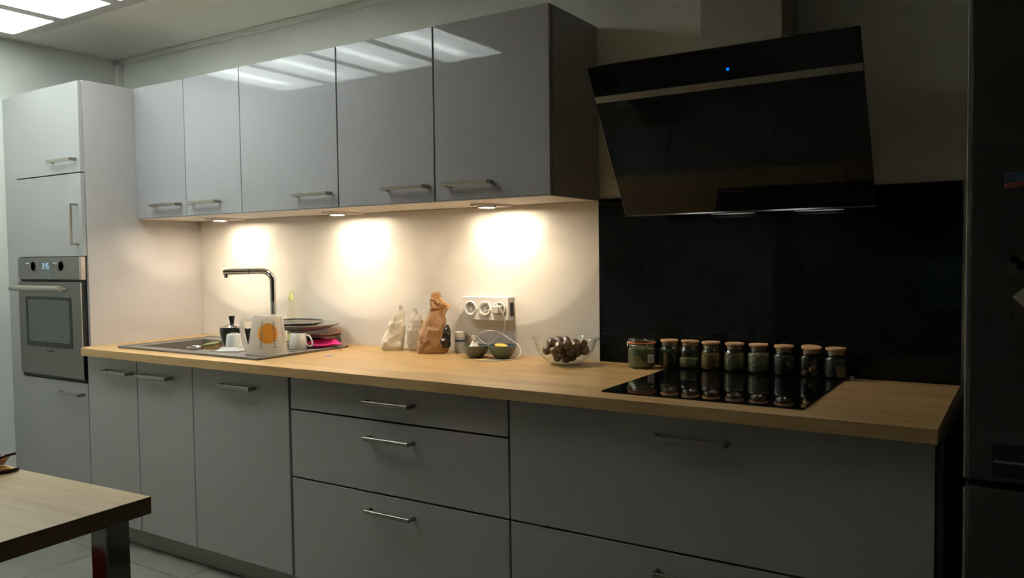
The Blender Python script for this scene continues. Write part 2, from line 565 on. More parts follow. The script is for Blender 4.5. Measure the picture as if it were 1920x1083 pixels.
# worktop (open over the sink bowl)
BX0, BX1, BY0, BY1 = 0.245, 0.660, -0.560, -0.185
YF, WR = -0.709, 3.607
wt = MB()
wt.prism([(0.001, BY0), (0.001, -.66), (.05, YF), (BX0, YF), (BX0, BY0)], ZWB, ZW)
wt.box(0.001, BX0, BY0, -.001, ZWB, ZW)
wt.box(BX0, BX1, BY1, -.001, ZWB, ZW)
wt.box(BX0, BX1, YF, BY0, ZWB, ZW)
wt.box(BX1, WR, YF, -.001, ZWB, ZW)
tag(wt.build('worktop', M['oak']), 'long light oak worktop running from the oven column to the fridge', 'worktop')

# splashbacks
tag(MB().box(0.001, 2.3955, -.008, -.0005, ZW, 1.531, .0008, 1).build('splashback', M['splash']), 'plain cream splashback panel behind the sink and socket block', 'splashback')
tag(MB().box(2.4005, 3.609, -.009, -.0005, ZW, 1.5365, .0008, 1).build('splashback', M['black_panel']), 'black glass splashback behind the hob and spice jars', 'splashback')
tag(MB().box(2.3958, 2.4003, -.010, -.0005, ZW, 1.531).build('edge_strip', M['white_plastic']), 'thin pale edge strip between the cream and black splashbacks', 'strip')

# wall cabinets
YU, ZU0, ZU1 = -0.3722, 1.532, 2.183
UL = [(0.0, .4, .158, 'narrow grey gloss wall cabinet touching the oven column'),
      (.4, .8, .446, 'narrow grey gloss wall cabinet second from the oven column'),
      (.8, 1.4, 1.158, 'wide grey gloss wall cabinet above the tap, third from the oven column'),
      (1.4, 1.9, 1.660, 'grey gloss wall cabinet above the paper bags'),
      (1.9, 2.4, 1.952, 'grey gloss end wall cabinet beside the black extractor hood')]
for x0, x1, hx, lab in UL:
    ox, oy = (x0 + x1) / 2, YU / 2
    t = thing('wall_cabinet', lab, 'cabinet', (ox, oy, ZU0))
    rs = .018 if x1 == 2.4 else 0
    carcass(t, x0 + .0005 - ox, x1 - .0005 - rs - ox, YU + .021 - oy, -.0105 - oy, .004, ZU1 - ZU0 - .001)
    MB().box(x0 + .0005 - ox, x1 - .0005 - ox, YU + .003 - oy, -.0095 - oy, 0, .004).build('bottom_panel', M['underside'], t)
    MB().box(x0 + .0005 - ox, x1 - .0005 - ox, YU + .021 - oy, -.0105 - oy, ZU1 - ZU0 - .0008, ZU1 - ZU0).build('bounce_top_panel', M['underside'], t)  # unseen white sheet over the carcass top, added to bounce light up the wall
    if rs:
        MB().box(x1 - rs - ox, x1 - ox, YU + .021 - oy, -.0105 - oy, .004, ZU1 - ZU0, .0008, 1).build('side_panel', M['lacquer'], t)
    g0 = .0035 if x0 in (1.4, 1.9) else .002
    g1 = .0035 if x1 in (1.4, 1.9) else .002
    d = front(t, 'door', x0 + g0 - ox, x1 - g1 - ox, .0042, ZU1 - ZU0, YU - oy, M['lacquer'])
    handle(d, hx - ox, hx + HL - ox, 1.593 - ZU0, YU - oy)

# LED spots under the wall cabinets
M['spot'] = emat('led_disc', C_SPOT, SPOT_L)
for sx, sy, lab in ((.402, -.188, 'round LED spot under the wall cabinets, above the sink bowl'), (1.192, -.172, 'round LED spot under the wall cabinets, above the draining board'), (1.985, -.155, 'round LED spot under the wall cabinets, above the small bowls')):
    t = thing('cabinet_spotlight', lab, 'spotlight', (sx, sy, ZU0))
    pl = MB().prism([(-.036, -.06), (.036, -.06), (.050, .115), (-.050, .115)], -.009, 0)
    pl.build('mount_plate', M['underside'], t)
    MB().lathe([(.037, -.008), (.037, -.015), (.030, -.015), (.030, -.010)], 32, cap0=False, cap1=False).build('ring', M['steel'], t, 40)
    MB().lathe([(.0, -.0135), (.030, -.0135)], 32).build('led_disc', M['spot'], t)

# ------------------------------------------------------------------ oven column
ox, oy = -.3, YB / 2
t = thing('tall_cabinet', 'tall grey cabinet column housing the built-in oven', 'cabinet', (ox, oy, 0))
mb = MB()
mb.box(-.6 - ox, -.582 - ox, YB + .021 - oy, -.002 - oy, .1, 2.178)
mb.box(-.582 - ox, -.018 - ox, YB + .021 - oy, -.002 - oy, 2.160, 2.178)
mb.box(-.582 - ox, -.018 - ox, -.02 - oy, -.002 - oy, .1, 2.16)
mb.box(-.582 - ox, -.018 - ox, YB + .03 - oy, -.02 - oy, 1.350, 1.366)
mb.box(-.582 - ox, -.018 - ox, YB + .03 - oy, -.02 - oy, .726, .742)
mb.box(-.582 - ox, -.018 - ox, YB + .03 - oy, -.02 - oy, .1, .116)
mb.build('carcass', M['carcass'], t)
MB().box(-.018 - ox, -.0 - ox, YB + .021 - oy, -.002 - oy, .1, 2.183, .0008, 1).build('side_panel', M['side'], t)
MB().box(XL + .001 - ox, -.6025 - ox, YB + .004 - oy, YB + .022 - oy, .1, 2.17, .001, 1).build('filler_panel', M['column_lacquer'], t)
d = front(t, 'door', -.5985 - ox, -.004 - ox, 1.7505, 2.178, YB - oy, M['column_lacquer'])
handle(d, -.240 - ox, -.240 + HL - ox, 1.811, YB - oy)
d = front(t, 'door', -.5985 - ox, -.004 - ox, 1.351, 1.7455, YB - oy, M['column_lacquer'])
handle(d, -.052 - ox, 0, (1.404, 1.601), YB - oy, True)
d = front(t, 'door', -.5985 - ox, -.004 - ox, ZD0, .740, YB - oy, M['column_lacquer'])
handle(d, -.237 - ox, -.237 + HL - ox, .685, YB - oy)

# built-in oven
ov = thing('oven', 'built-in brushed steel oven with dark window in the tall column', 'oven', (-.3, YB, .744))
W2 = .293
MB().box(-.278, .278, .006, .55, .0, .600).build('casing', M['black'], ov)
cp = MB().box(-W2, W2 - .014, -.012, .012, .494, .604, .002).build('control_panel', M['oven_steel'], ov)
MB().box(W2 - .0142, W2, -.013, .012, .494, .604, .002).build('end_cap', M['fridge_edge'], ov)
MB().box(-.085, .030, -.0128, -.0115, .503, .592).build('display', pmat('display_glass', (.09, .105, .09), .15, var=.1), cp)
for kx in (-.143, .117):
    k = MB().lathe([(.0, -.026), (.020, -.026), (.022, -.022), (.023, 0)], 24, M=T(kx, -.012, .560) @ RX(-PI / 2) @ Matrix.Scale(-1, 4, (0, 0, 1))).build('knob', M['black'], cp, 40)
    MB().box(kx - .020, kx + .020, -.040, -.030, .572, .578, .001, 1).build('knob_rim', M['chrome'], k)
SEG = {'2': 'abged', '1': 'bc', '5': 'afgcd'}
sg = {'a': (0, 1, .5, 1), 'd': (0, 0, .5, 0), 'g': (0, .5, .5, .5), 'b': (.5, .5, .5, 1), 'c': (.5, 0, .5, .5), 'e': (0, 0, 0, .5), 'f': (0, .5, 0, 1)}
mb = MB()
for i, ch in enumerate('215'):
    for s in SEG[ch]:
        a, c, b_, e_ = sg[s]
        k = .026
        bx = -.050 + i * .0215
        mb.box(bx + a * k * .9 - .0013, bx + b_ * k * .9 + .0013, -.0136, -.0126, .548 + c * k - .0013, .548 + e_ * k + .0013)
for dz in (.554, .568):
    mb.box(-.0335, -.0310, -.0136, -.0126, dz, dz + .003)
mb.build('clock_digits', M['clock'], cp)
MB().box(-W2, W2, .004, .010, .482, .4945).build('vent_gap', M['black'], ov)
MB().box(-W2 + .004, W2 - .010, -.008, .010, .018, .480).build('door_spacer', M['black'], ov)
dr = MB().box(-W2, W2 - .006, -.014, -.008, .016, .482, .002).build('door', M['oven_steel'], ov)
MB().box(W2 - .006, W2 - .004, -.014, -.010, .016, .482).build('door_edge', M['fridge_edge'], ov)
wb = MB()
wb.box(-.222, .206, -.0158, -.0135, .160, .408, .0008, 1)
wf = wb.build('window_frame', M['black'], dr)
MB().box(-.196, .186, -.0168, -.0150, .183, .392, .0005, 1).build('window_glass', M['oven_glass'], dr)
hb = MB()
hb.tube([(-.268, -.062, .452), (.198, -.062, .452)], .0145, 16)
for hx in (-.22, .15):
    hb.tube([(hx, -.013, .446), (hx, -.062, .452)], .008, 10)
hb.build('handle', pmat('satin_handle', (.36, .34, .30), .45, metal=.5, var=.03), dr, 40)
MB().box(-.036, .036, -.0146, -.0138, .136, .143).build('maker_mark', M['black'], dr)
MB().box(-W2, W2, -.004, .010, .002, .0145).build('base_strip', M['black'], ov)

# ------------------------------------------------------------------ extractor hood
hd = thing('extractor_hood', 'angled black glass extractor hood with steel duct above the hob', 'extractor hood', (3.0, -.2, 1.464))
ang = math.atan2(.28, .454)
Lh = math.hypot(.28, .454)
MH = RX(ang)      # local: y across thickness, z up the slope; slope leans towards the room
gl = MB()
gl.box(-.4, .4, -.004, .004, .0, Lh, .0015, 1, M=MH)
M['edge_glow'] = glass_mat('frosted_glass_edge', (.5, .5, .5), .2, 1.4, haze=.7, hazecol=(.32, .33, .33))
gp = gl.build('glass_panel', M['black_glass'], hd)
MB().box(-.3985, .3985, -.0065, -.003, Lh * .775, Lh * .815, .0004, 1, M=MH).build('trim_strip', M['hood_steel'], gp)
MB().box(.035, .042, -.0062, -.0038, Lh * .869, Lh * .884, M=MH).build('indicator_light', M['led_off'], gp)
MB().box(-.33, .33, -.0072, -.0042, Lh * .08, Lh * .72, .001, 1, M=MH).build('lower_flap', M['black_glass'], gp)
MB().box(-.06, .02, -.0078, -.0070, Lh * .135, Lh * .145, M=MH).build('maker_mark', M['black'], gp)
MB().box(-.398, .398, -.002, .002, -.0055, .0, M=MH).build('bottom_edge', M['edge_glow'], gp)
MB().prism([(-.005, .012), (-.265, .43), (.188, .43), (.188, .012)], -.24, .24, M=Matrix(((0, 0, 1, 0), (1, 0, 0, 0), (0, 1, 0, 0), (0, 0, 0, 1)))).build('body', M['black'], hd)
M['hood_lamp'] = emat('hood_lamp_led', (1.0, 0.95, 0.88), HOOD_L)
for lx in (-.135, .165):
    lr = MB().lathe([(1.08, .012), (1.08, .008), (1.0, .0075), (1.0, .011)], 36, M=T(lx, .030, 0), cap0=False, cap1=False, sx=.082, sy=.014).build('lamp_ring', M['chrome'], hd, 40)
    MB().lathe([(0, .0085), (1.0, .0085)], 36, M=T(lx, .030, 0), sx=.082, sy=.014).build('lamp_lens', M['hood_lamp'], lr)
MB().box(-.130, .130, -.005, .188, .42, ZC - 1.464 - .002, .002, 1).build('duct', M['duct'], hd)

# ------------------------------------------------------------------ hob
hb = thing('hob', 'black glass induction hob set in the oak worktop', 'hob', (3.0, -.33, ZW))
MB().box(-.291, .291, -.291, .291, 0, .0045, .0015, 1).build('glass_plate', M['black_glass'], hb)
zm = pmat('grey_print', (.018, .018, .018), .2, var=.05)
for cx, cy, r in ((-.145, .13, .09), (.145, .13, .075), (-.145, -.13, .075), (.145, -.13, .1)):
    MB().lathe([(r - .0008, .0047), (r, .0047)], 48, M=T(cx, cy, 0), cap0=False, cap1=False).build('zone_marking', zm, hb)
HOBZ = ZW + .0047

# ------------------------------------------------------------------ fridge
fg = thing('fridge', 'dark steel fridge-freezer standing at the end of the worktop', 'fridge', (3.96, -.36, 0))
MB().box(-.298, .298, -.27, .34, .03, 2.02, .004).build('body', M['fridge'], fg)
FY = -.34
du = MB().box(-.3, .3, FY, FY + .062, .812, 2.02, .010, 3).build('door', M['fridge'], fg)
dl = MB().box(-.3, .3, FY, FY + .062, .05, .797, .010, 3).build('door', M['fridge'], fg)
MB().box(-.3015, -.2945, FY + .0015, FY + .009, .815, 2.017, .002).build('edge_strip', M['fridge_edge'], du)  # pale strip stands in for the highlight along the rounded door edge
MB().box(-.3015, -.2945, FY + .0015, FY + .009, .053, .794, .002).build('edge_strip', M['fridge_edge'], dl)  # same painted highlight on the lower door
MB().box(-.247, .02, FY - .0012, FY + .001, .826, .900, .001, 1).build('grip_recess', M['black'], du)
MB().box(-.243, .016, FY - .006, FY - .001, .858, .863, .001, 1).build('grip_bar', M['hood_steel'], du)
for fx in (-.25, .25):
    for fy in (-.22, .28):
        MB().lathe([(.02, 0), (.02, .032)], 12, M=T(fx, fy, 0)).build('foot', M['black'], fg)
FZ = -.36 + FY
# things held on the fridge door
mg = thing('fridge_magnet', 'small red and blue souvenir magnet on the fridge door', 'magnet', (3.762, FZ - .001, 1.483))
MB().box(-.030, .030, -.006, 0, -.006, .014, .002).build('picture', pmat('magnet_blue', (.05, .09, .16), .4, var=.6, scale=60), mg)
MB().box(-.032, .030, -.008, 0, -.018, -.006, .002, M=RY(-.12)).build('ribbon', pmat('magnet_red', (.30, .07, .05), .4, var=.3, scale=60), mg)
ph = thing('photo_print', 'dark portrait photo print stuck to the fridge door', 'photo', (3.775, FZ - .001, 1.25), rot=(0, -.10, 0))
MB().box(-.036, .036, -.0012, 0, -.085, .085).build('print', pmat('photo_dark', (.05, .04, .03), .3, var=.9, scale=35), ph)
pp = MB()
for px, pz, r in ((-.006, .045, .010), (.010, .058, .012), (-.018, .060, .009), (.012, .015, .016)):
    pp.lathe([(0, 0), (r, 0)], 16, M=T(px, -.0014, pz) @ RX(PI / 2))
pp.build('printed_shapes', pmat('photo_light', (.34, .26, .16), .35, var=.5, scale=70), ph)
nt_ = thing('paper_note', 'pale folded paper note stuck over the dark photo on the fridge', 'note', (3.778, FZ - .0035, 1.226), rot=(0, PI / 4, 0))
MB().box(-.021, .021, -.002, 0, -.021, .021, .0005, 1).build('sheet', pmat('note_paper', (.42, .41, .30), .7, var=.08), nt_)

# ------------------------------------------------------------------ dining table
TA = math.radians(3.6)
TLx, TWy = 1.5, .84
tbl = thing('dining_table', 'oak-topped dining table with dark edge and chrome square legs', 'table', (1.969, -1.607, 0), rz=TA)
MB().box(-TLx + .003, -.003, -TWy + .003, -.003, .709, .738).build('top_core', M['oak_edge'], tbl)
ed = MB()
ed.box(-TLx, 0, -.006, 0, .708, .7492)
ed.box(-TLx, 0, -TWy, -TWy + .006, .708, .7492)
ed.box(-.006, 0, -TWy, 0, .708, .7492)
ed.box(-TLx, -TLx + .006, -TWy, 0, .708, .7492)
ed.build('edge_band', M['oak_edge'], tbl)
nb = 7
for k in range(nb):
    a, c = -(k + 1) * TWy / nb, -k * TWy / nb
    MB().box(-TLx + .0005, -.0005, a, c, .737, .750).build('board', M['oak_table'], tbl)
for lx in (-.065, -TLx + .12):
    for ly in (-.015, -TWy + .075):
        MB().box(lx - .062, lx, ly - .062, ly, 0, .7095, .002, 2).build('leg', M['black_chrome'], tbl)

# stool with a red seat pushed under the table (mirrored in the chrome leg)
st = thing('stool', 'stool with a red padded seat pushed under the dining table', 'stool', (1.33, -1.93, 0))
sd = MB().lathe([(0, .36), (.155, .36), (.165, .375), (.165, .405), (.150, .425), (0, .435)], 32).build('seat', pmat('red_fabric', (.80, .03, .022), .7, var=.2, scale=60, bump=.2), st, 50)
MB().lathe([(.160, .345), (.160, .36), (0, .36)], 32).build('seat_base', M['black'], st)
for k in range(4):
    a = PI / 4 + k * PI / 2
    MB().tube([(.11 * math.cos(a), .11 * math.sin(a), .35), (.16 * math.cos(a), .16 * math.sin(a), .0)], .012, 10).build('leg', pmat('stool_green', (.05, .14, .02), .5, var=.1) if k == 0 else M['black'], st, 40)

# folded colourful cloth pouch on the table
pk = thing('fabric_pouch', 'open colourful fabric pouch with dark piping lying on the table', 'pouch', (1.372, -1.722, .7502), rz=math.radians(84))
rows = []
for i in range(9):
    u = i / 8
    row = []
    for j in range(7):
        v = j / 6
        row.append((-.075 + .15 * u, -.045 + .09 * v, .003 + .004 * math.sin(3 * u + 2 * v)))
    rows.append(row)
g = MB(); g.quads(rows)
lo = g.build('lower_flap', pmat('pouch_print', (.50, .30, .10), .8, var=.75, scale=28), pk, 60)
lo.modifiers.new('s', 'SOLIDIFY').thickness = .004
rows = []
for i in range(9):
    u = i / 8
    rows.append([(-.075 + .145 * u, .045 - .085 * (j / 6), .006 + .042 * math.sin(PI * .5 * j / 6) * (.55 + .45 * u) + .003 * math.sin(9 * u)) for j in range(7)])
g = MB(); g.quads(rows)
up_ = g.build('upper_flap', pmat('pouch_lining', (.50, .36, .27), .8, var=.35, scale=35), pk, 60)
up_.modifiers.new('s', 'SOLIDIFY').thickness = .003
pb = MB()
pb.tube([(-.075 + .15 * i / 8, -.046, .006) for i in range(9)], .0042, 8)
pb.tube([(-.075 + .145 * i / 8, -.040, .006 + .042 * (.55 + .45 * i / 8) + .003 * math.sin(9 * i / 8)) for i in range(9)], .0042, 8)
pb.build('piping', pmat('dark_piping', (.05, .018, .012), .7, var=.2), pk, 60)
MB().ico(.008, 2, M=T(.030, -.030, .049)).ico(.007, 2, M=T(.010, -.032, .046)).build('pompom', pmat('pink_yarn', (.42, .05, .11), .9, var=.4, scale=90, bump=.5), pk, 60)

# ------------------------------------------------------------------ sink and tap
SX0, SX1, SY0, SY1 = .200, 1.177, -.617, -.105
sk = thing('sink', 'taupe composite sink with bowl and draining board set in the worktop', 'sink', ((SX0 + SX1) / 2, (SY0 + SY1) / 2, ZW))
ox, oy = (SX0 + SX1) / 2, (SY0 + SY1) / 2
rb = MB()
zt = .006
rb.box(SX0 - ox, BX0 + .012 - ox, SY0 - oy, SY1 - oy, 0, zt, .002)
rb.box(BX1 - .012 - ox, SX1 - ox, SY0 - oy, SY1 - oy, 0, zt, .002)
rb.box(BX0 + .01 - ox, BX1 - .01 - ox, SY0 - oy, BY0 + .012 - oy, 0, zt, .002)
rb.box(BX0 + .01 - ox, BX1 - .01 - ox, BY1 - .012 - oy, SY1 - oy, 0, zt, .002)
rb.build('deck', M['sink'], sk)
lip = MB()
for a in ((SX0, SX1, SY0, SY0 + .012), (SX0, SX1, SY1 - .012, SY1), (SX0, SX0 + .012, SY0, SY1), (SX1 - .012, SX1, SY0, SY1)):
    lip.box(a[0] - ox, a[1] - ox, a[2] - oy, a[3] - oy, 0, .0105, .003, 2)
lip.build('rim', M['sink'], sk)
bw = MB()
a0, a1, c0, c1 = BX0 + .004 - ox, BX1 - .004 - ox, BY0 + .004 - oy, BY1 - .004 - oy
zb = -.165
bw.box(a0, a0 + .01, c0, c1, zb, .004)
bw.box(a1 - .01, a1, c0, c1, zb, .004)
bw.box(a0, a1, c0, c0 + .01, zb, .004)
bw.box(a0, a1, c1 - .01, c1, zb, .004)
bw.box(a0, a1, c0, c1, zb - .01, zb)
bo = bw.build('bowl', M['sink'], sk)
MB().lathe([(.0, zb + .004), (.03, zb + .004), (.045, zb + .002), (.046, zb)], 24, M=T((a0 + a1) / 2, (c0 + c1) / 2, 0)).build('drain', M['chrome'], bo, 40)
gr = MB()
for k in range(7):
    yy = -.54 + k * .055
    gr.box(.78 - ox, 1.13 - ox, yy - .004 - oy, yy + .004 - oy, zt - .0005, zt + .0022, .001, 1)
gr.build('drainer_ribs', M['sink'], sk)

tp = thing('tap', 'tall chrome swivel tap with straight spout behind the sink bowl', 'tap', (.700, -.122, ZW + .006))
MB().lathe([(.026, 0), (.026, .006), (.020, .010), (.020, .085), (.016, .092), (.016, .10)], 32).build('base', M['chrome'], tp, 40)
dx, dy = -.125, -.195
dl_ = math.hypot(dx, dy)
ux, uy = dx / dl_, dy / dl_
R_, zt_ = .05, .342
path = [(0, 0, .09), (0, 0, .2), (0, 0, zt_ - R_)]
for k in range(1, 9):
    a = k * PI / 16
    path.append((ux * R_ * (1 - math.cos(a)), uy * R_ * (1 - math.cos(a)), zt_ - R_ + R_ * math.sin(a)))
path += [(ux * .11, uy * .11, zt_)]
sp = MB().tube(path, .0148, 20).build('spout', M['chrome'], tp, 60)
MB().tube([(ux * .1105, uy * .1105, zt_), (ux * .113, uy * .113, zt_)], .0135, 20).build('joint_ring', M['black'], sp, 60)
MB().tube([(ux * .113, uy * .113, zt_), (ux * .226, uy * .226, zt_)], .0148, 20).build('pull_out_head', M['chrome'], tp, 60)
MB().tube([(ux * .212, uy * .212, zt_ - .010), (ux * .212, uy * .212, zt_ - .028)], .0105, 16).build('nozzle', M['chrome'], tp, 60)
MB().tube([(0, 0, .075), (-.03, -.012, .088), (-.075, -.03, .060)], [.009, .006, .0045], 12).build('lever', M['chrome'], tp, 60)

# ------------------------------------------------------------------ things on the sink
DZ = ZW + .0075
# black pot with lid
po = thing('coffee_pot', 'black coffee pot with shiny lid and black knob on the sink', 'coffee pot', (.716, -.378, DZ))
nf = 10
MB().lathe([(.0, 0), (.034, 0), (.040, .018), (.047, .040), (.0535, .066), (.054, .080), (.0515, .0895), (.047, .0905)], nf * 2).build('body', pmat('black_enamel', (.010, .009, .008), .28, coat=.4, var=.2), po, 20)
ld = MB().lathe([(.0, .108), (.014, .106), (.036, .0985), (.0505, .091), (.050, .088), (0, .088)], 32).build('lid', pmat('polished_lid', (.75, .74, .72), .14, metal=.9, var=.02), po, 30)
MB().lathe([(.0095, .104), (.0098, .115), (.0135, .138), (.0130, .141), (0, .141)], 20).build('knob', M['black'], ld, 40)
hh = MB()
hh.tube([(.045, -.008, .082), (.105, -.016, .088), (.132, -.018, .082)], .006, 10)
hh.tube([(.132, -.018, .090), (.134, -.018, .06), (.136, -.018, .022)], [.021, .017, .011], 12, flat=.6)
hh.build('handle', M['black'], po, 40)

sq = thing('square_saucer', 'small upturned white square dish under the white cup on the sink', 'dish', (.838, -.470, DZ), rz=.45)
rows = []
for q, z in ((.056, .0), (.056, .003), (.036, .0155), (.034, .0165)):
    rows.append([(-q, -q, z), (q, -q, z), (q, q, z), (-q, q, z)])
g = MB()
vs = g.quads(rows, True)
g.bm.faces.new(vs[0][::-1])
g.build('base', M['white_ceramic'], sq)
MB().box(-.034, .034, -.034, .034, .0150, .0168, .0004, 1).build('top', M['white_ceramic'], sq)
cp_ = thing('espresso_cup', 'upturned small white cup standing on the square white dish', 'cup', (.842, -.468, DZ + .0165))
MB().lathe([(.036, 0), (.0335, 0), (.029, .05), (0, .052), (0, .056), (.027, .056), (.030, .053), (.036, 0)], 32, cap0=False, cap1=False).build('body', M['white_ceramic'], cp_, 40)
MB().lathe([(.019, .0555), (.019, .0595), (.0165, .0595), (.0165, .0555)], 24, cap0=False, cap1=False).build('foot_ring', M['white_ceramic'], cp_, 40)

sg_ = thing('sponge', 'brown washing-up sponge with green scouring side on the sink edge', 'sponge', (.685, -.462, ZW + .006), rot=(.10, -.12, .5))
MB().box(-.036, .036, -.024, .024, 0, .018, .004).build('foam', pmat('brown_foam', (.36, .19, .06), .9, var=.35, scale=120, bump=.8, bscale=200), sg_)
MB().box(-.036, .036, -.024, .024, .0175, .026, .002).build('scouring_pad', pmat('green_scourer', (.16, .17, .06), .95, var=.4, scale=160, bump=.8, bscale=260), sg_)
sc_ = thing('sink_plug', 'round steel sink plug basket lying beside the brown sponge', 'plug', (.640, -.522, ZW + .006))
MB().lathe([(.0, .0), (.030, 0), (.036, .010), (.036, .013), (.031, .013), (.026, .006), (0, .006)], 28).build('basket', M['chrome'], sc_, 35)
MB().lathe([(.008, .005), (.008, .016), (.011, .018), (0, .019)], 16).build('knob', M['chrome'], sc_, 40)

# upturned measuring jug
M['jug'] = glass_mat('milky_plastic', (.95, .94, .92), .25, 1.3, haze=.55, hazecol=(.86, .83, .78))
JH, JR0, JR1 = .162, .084, .060
jr = lambda z: JR0 + (JR1 - JR0) * z / JH
camdir = math.atan2(CAM.y + .44, CAM.x - 1.055)
jg = thing('measuring_jug', 'upturned translucent measuring jug with orange disc on the draining board', 'measuring jug', (1.072, -.478, DZ + .001), rot=(-.02, .015, 0))
MB().lathe([(JR0 + .003, 0), (JR0 + .003, .004), (jr(.006) + .0005, .006), (jr(.08), .08), (JR1 + .001, JH - .008), (JR1 - .006, JH), (0, JH), (0, JH - .003), (JR1 - .008, JH - .003), (jr(.08) - .003, .08), (JR0 - .002, .001), (JR0 + .003, 0)], 48, cap0=False, cap1=False).build('body', M['jug'], jg, 40)

def on_jug(a, z, off=.0008):
    r = jr(z) + off
    return (r * math.cos(camdir + a), r * math.sin(camdir + a), z)

disc = MB()
rows = []
for i in range(9):
    rr = .042 * i / 8
    rows.append([on_jug(rr * math.cos(2 * PI * k / 32) / .072, .090 + rr * math.sin(2 * PI * k / 32)) for k in range(32)])
vs = disc.quads(rows, True)
bmesh.ops.remove_doubles(disc.bm, verts=disc.bm.verts[:], dist=1e-6)
disc.build('orange_disc', pmat('orange_print', (.80, .33, .035), .5, var=.08, scale=40), jg, 60)
gm = MB()
random.seed(3)
def dash(a, z, wa, hz):
    gm.quads([[on_jug(a, z, .0012), on_jug(a + wa, z, .0012)], [on_jug(a, z + hz, .0012), on_jug(a + wa, z + hz, .0012)]])
for a0 in (-.42, .28):
    for k in range(9):
        z = .030 + k * .0125
        dash(a0, z, .14 if k % 2 else .20, .0022)
        dash(a0 + .01, z + .004, .05, .004)
        dash(a0 + .08, z + .004, .035, .004)
for k in range(11):
    z = .045 + k * .0098
    dash(.90, z, .18, .0020)
    dash(.93, z + .0032, .06, .0034)
gm.build('scale_markings', pmat('grey_print_marks', (.16, .16, .17), .6, var=.1), jg)['kind'] = 'stuff'
ha = PI + .35 + camdir - (camdir)      # handle points away to the oven side
hp = [(jr(.150) * math.cos(ha), jr(.150) * math.sin(ha), .146)]
for rr, z in ((.112, .140), (.122, .128), (.120, .09), (.108, .045), (.098, .012)):
    hp.append((rr * math.cos(ha), rr * math.sin(ha), z))
hp.append((JR0 * math.cos(ha), JR0 * math.sin(ha), .006))
MB().tube(hp, .0085, 10, flat=1.3).build('handle', M['jug'], jg, 60)

# white mug
mu = thing('mug', 'white cup with looped handle beside the measuring jug', 'cup', (1.054, -.292, DZ))
MB().lathe([(0, 0), (.039, 0), (.041, .003), (.0365, .066), (.033, .070), (0, .070)], 32).build('body', M['white_ceramic'], mu, 40)
a = .45
MB().tube([(r * math.cos(a), r * math.sin(a), z) for r, z in ((.034, .060), (.050, .058), (.060, .044), (.066, .026), (.063, .014), (.054, .010), (.040, .018))], .0042, 10).build('handle', M['white_ceramic'], mu, 60)

# stack of dishes
def dish(name, label, cat, loc, r, rot, mat, rise=.016, th=.004, group=None):
    t = thing(name, label, cat, loc, rot=rot)
    MB().lathe([(0, 0), (r * .62, 0), (r * .70, .004), (r, rise), (r, rise + th), (r * .96, rise + th), (r * .70, th + .004), (r * .6, th), (0, th)], 48).build('plate_body', mat, t, 35)
    return t
db_ = thing('bowl', 'upturned dark bowl under the stacked plates', 'bowl', (.960, -.125, DZ))
MB().lathe([(.072, 0), (.074, .003), (.060, .022), (.036, .0345), (0, .035), (0, .031), (.035, .031), (.057, .020), (.070, .0)], 36, cap0=False, cap1=False).build('shell', pmat('dark_glaze', (.03, .025, .02), .3, coat=.3, var=.15), db_, 40)
MB().lathe([(.030, .0345), (.030, .038), (.026, .038), (.026, .0345)], 28, cap0=False, cap1=False).build('foot_ring', bpy.data.materials['dark_glaze'], db_, 40)
PB = (.985, -.130)
dish('plate', 'brown stoneware plate at the bottom of the stacked dishes', 'plate', (*PB, DZ + .041), .122, (.0, .075, 0), pmat('brown_glaze', (.17, .085, .045), .3, coat=.4, var=.25, scale=8), .009, .003)
dish('plate', 'terracotta plate between the brown plate and the large grey plate', 'plate', (PB[0] + .004, PB[1], DZ + .0525), .122, (.0, .075, 0), pmat('terracotta_glaze', (.42, .16, .06), .35, coat=.3, var=.3, scale=7), .009, .003)
gp_ = dish('plate', 'large grey plate lying under the shiny lid', 'plate', (.968, -.180, DZ + .0735), .162, (-.01, .012, 0), pmat('grey_glaze', (.20, .185, .17), .22, coat=.5, var=.08, scale=9), .024, .005)
li = thing('pan_lid', 'shiny steel pan lid lying on the large grey plate', 'lid', (.940, -.195, DZ + .0885), rot=(-.01, .012, 0))
MB().lathe([(0, .004), (.090, .004), (.112, .012), (.122, .018), (.126, .021), (.121, .0225), (.112, .019), (.085, .013), (0, .010)], 48).build('lid_plate', pmat('lid_steel', (.30, .29, .27), .16, metal=.9, var=.04), li, 35)
MB().lathe([(.121, .020), (.1265, .0195), (.1275, .023), (.121, .0255)], 48, cap0=False, cap1=False).build('lid_rim', M['chrome'], li, 40)
pi_ = thing('silicone_lid', 'bright pink silicone lid with tab lying on the draining board', 'lid', (1.108, -.195, DZ + .004), rot=(.10, .03, .15))
pm = pmat('pink_silicone', (.80, .035, .24), .4, var=.1, scale=15, sss=.1)
MB().lathe([(0, .004), (.048, .004), (.060, .008), (.068, .016), (.070, .018), (.068, .0205), (.058, .013), (.046, .009), (0, .008)], 40, sx=1.0, sy=.95).build('disc', pm, pi_, 40)
MB().box(.060, .094, -.013, .013, .0135, .0195, .0025).build('tab', pm, pi_)
stc = thing('sticker', 'tiny pale lilac sticker on the worktop beside the sink', 'sticker', (1.316, -.363, ZW), rz=.45)
MB().box(-.019, .019, -.020, .020, 0, .0006).build('paper', pmat('lilac_paper', (.34, .34, .44), .6, var=.1, scale=80), stc)
MB().box(-.014, .014, -.010, .010, .0005, .0009).build('print', pmat('lilac_print', (.24, .25, .40), .6, var=.3, scale=120), stc)

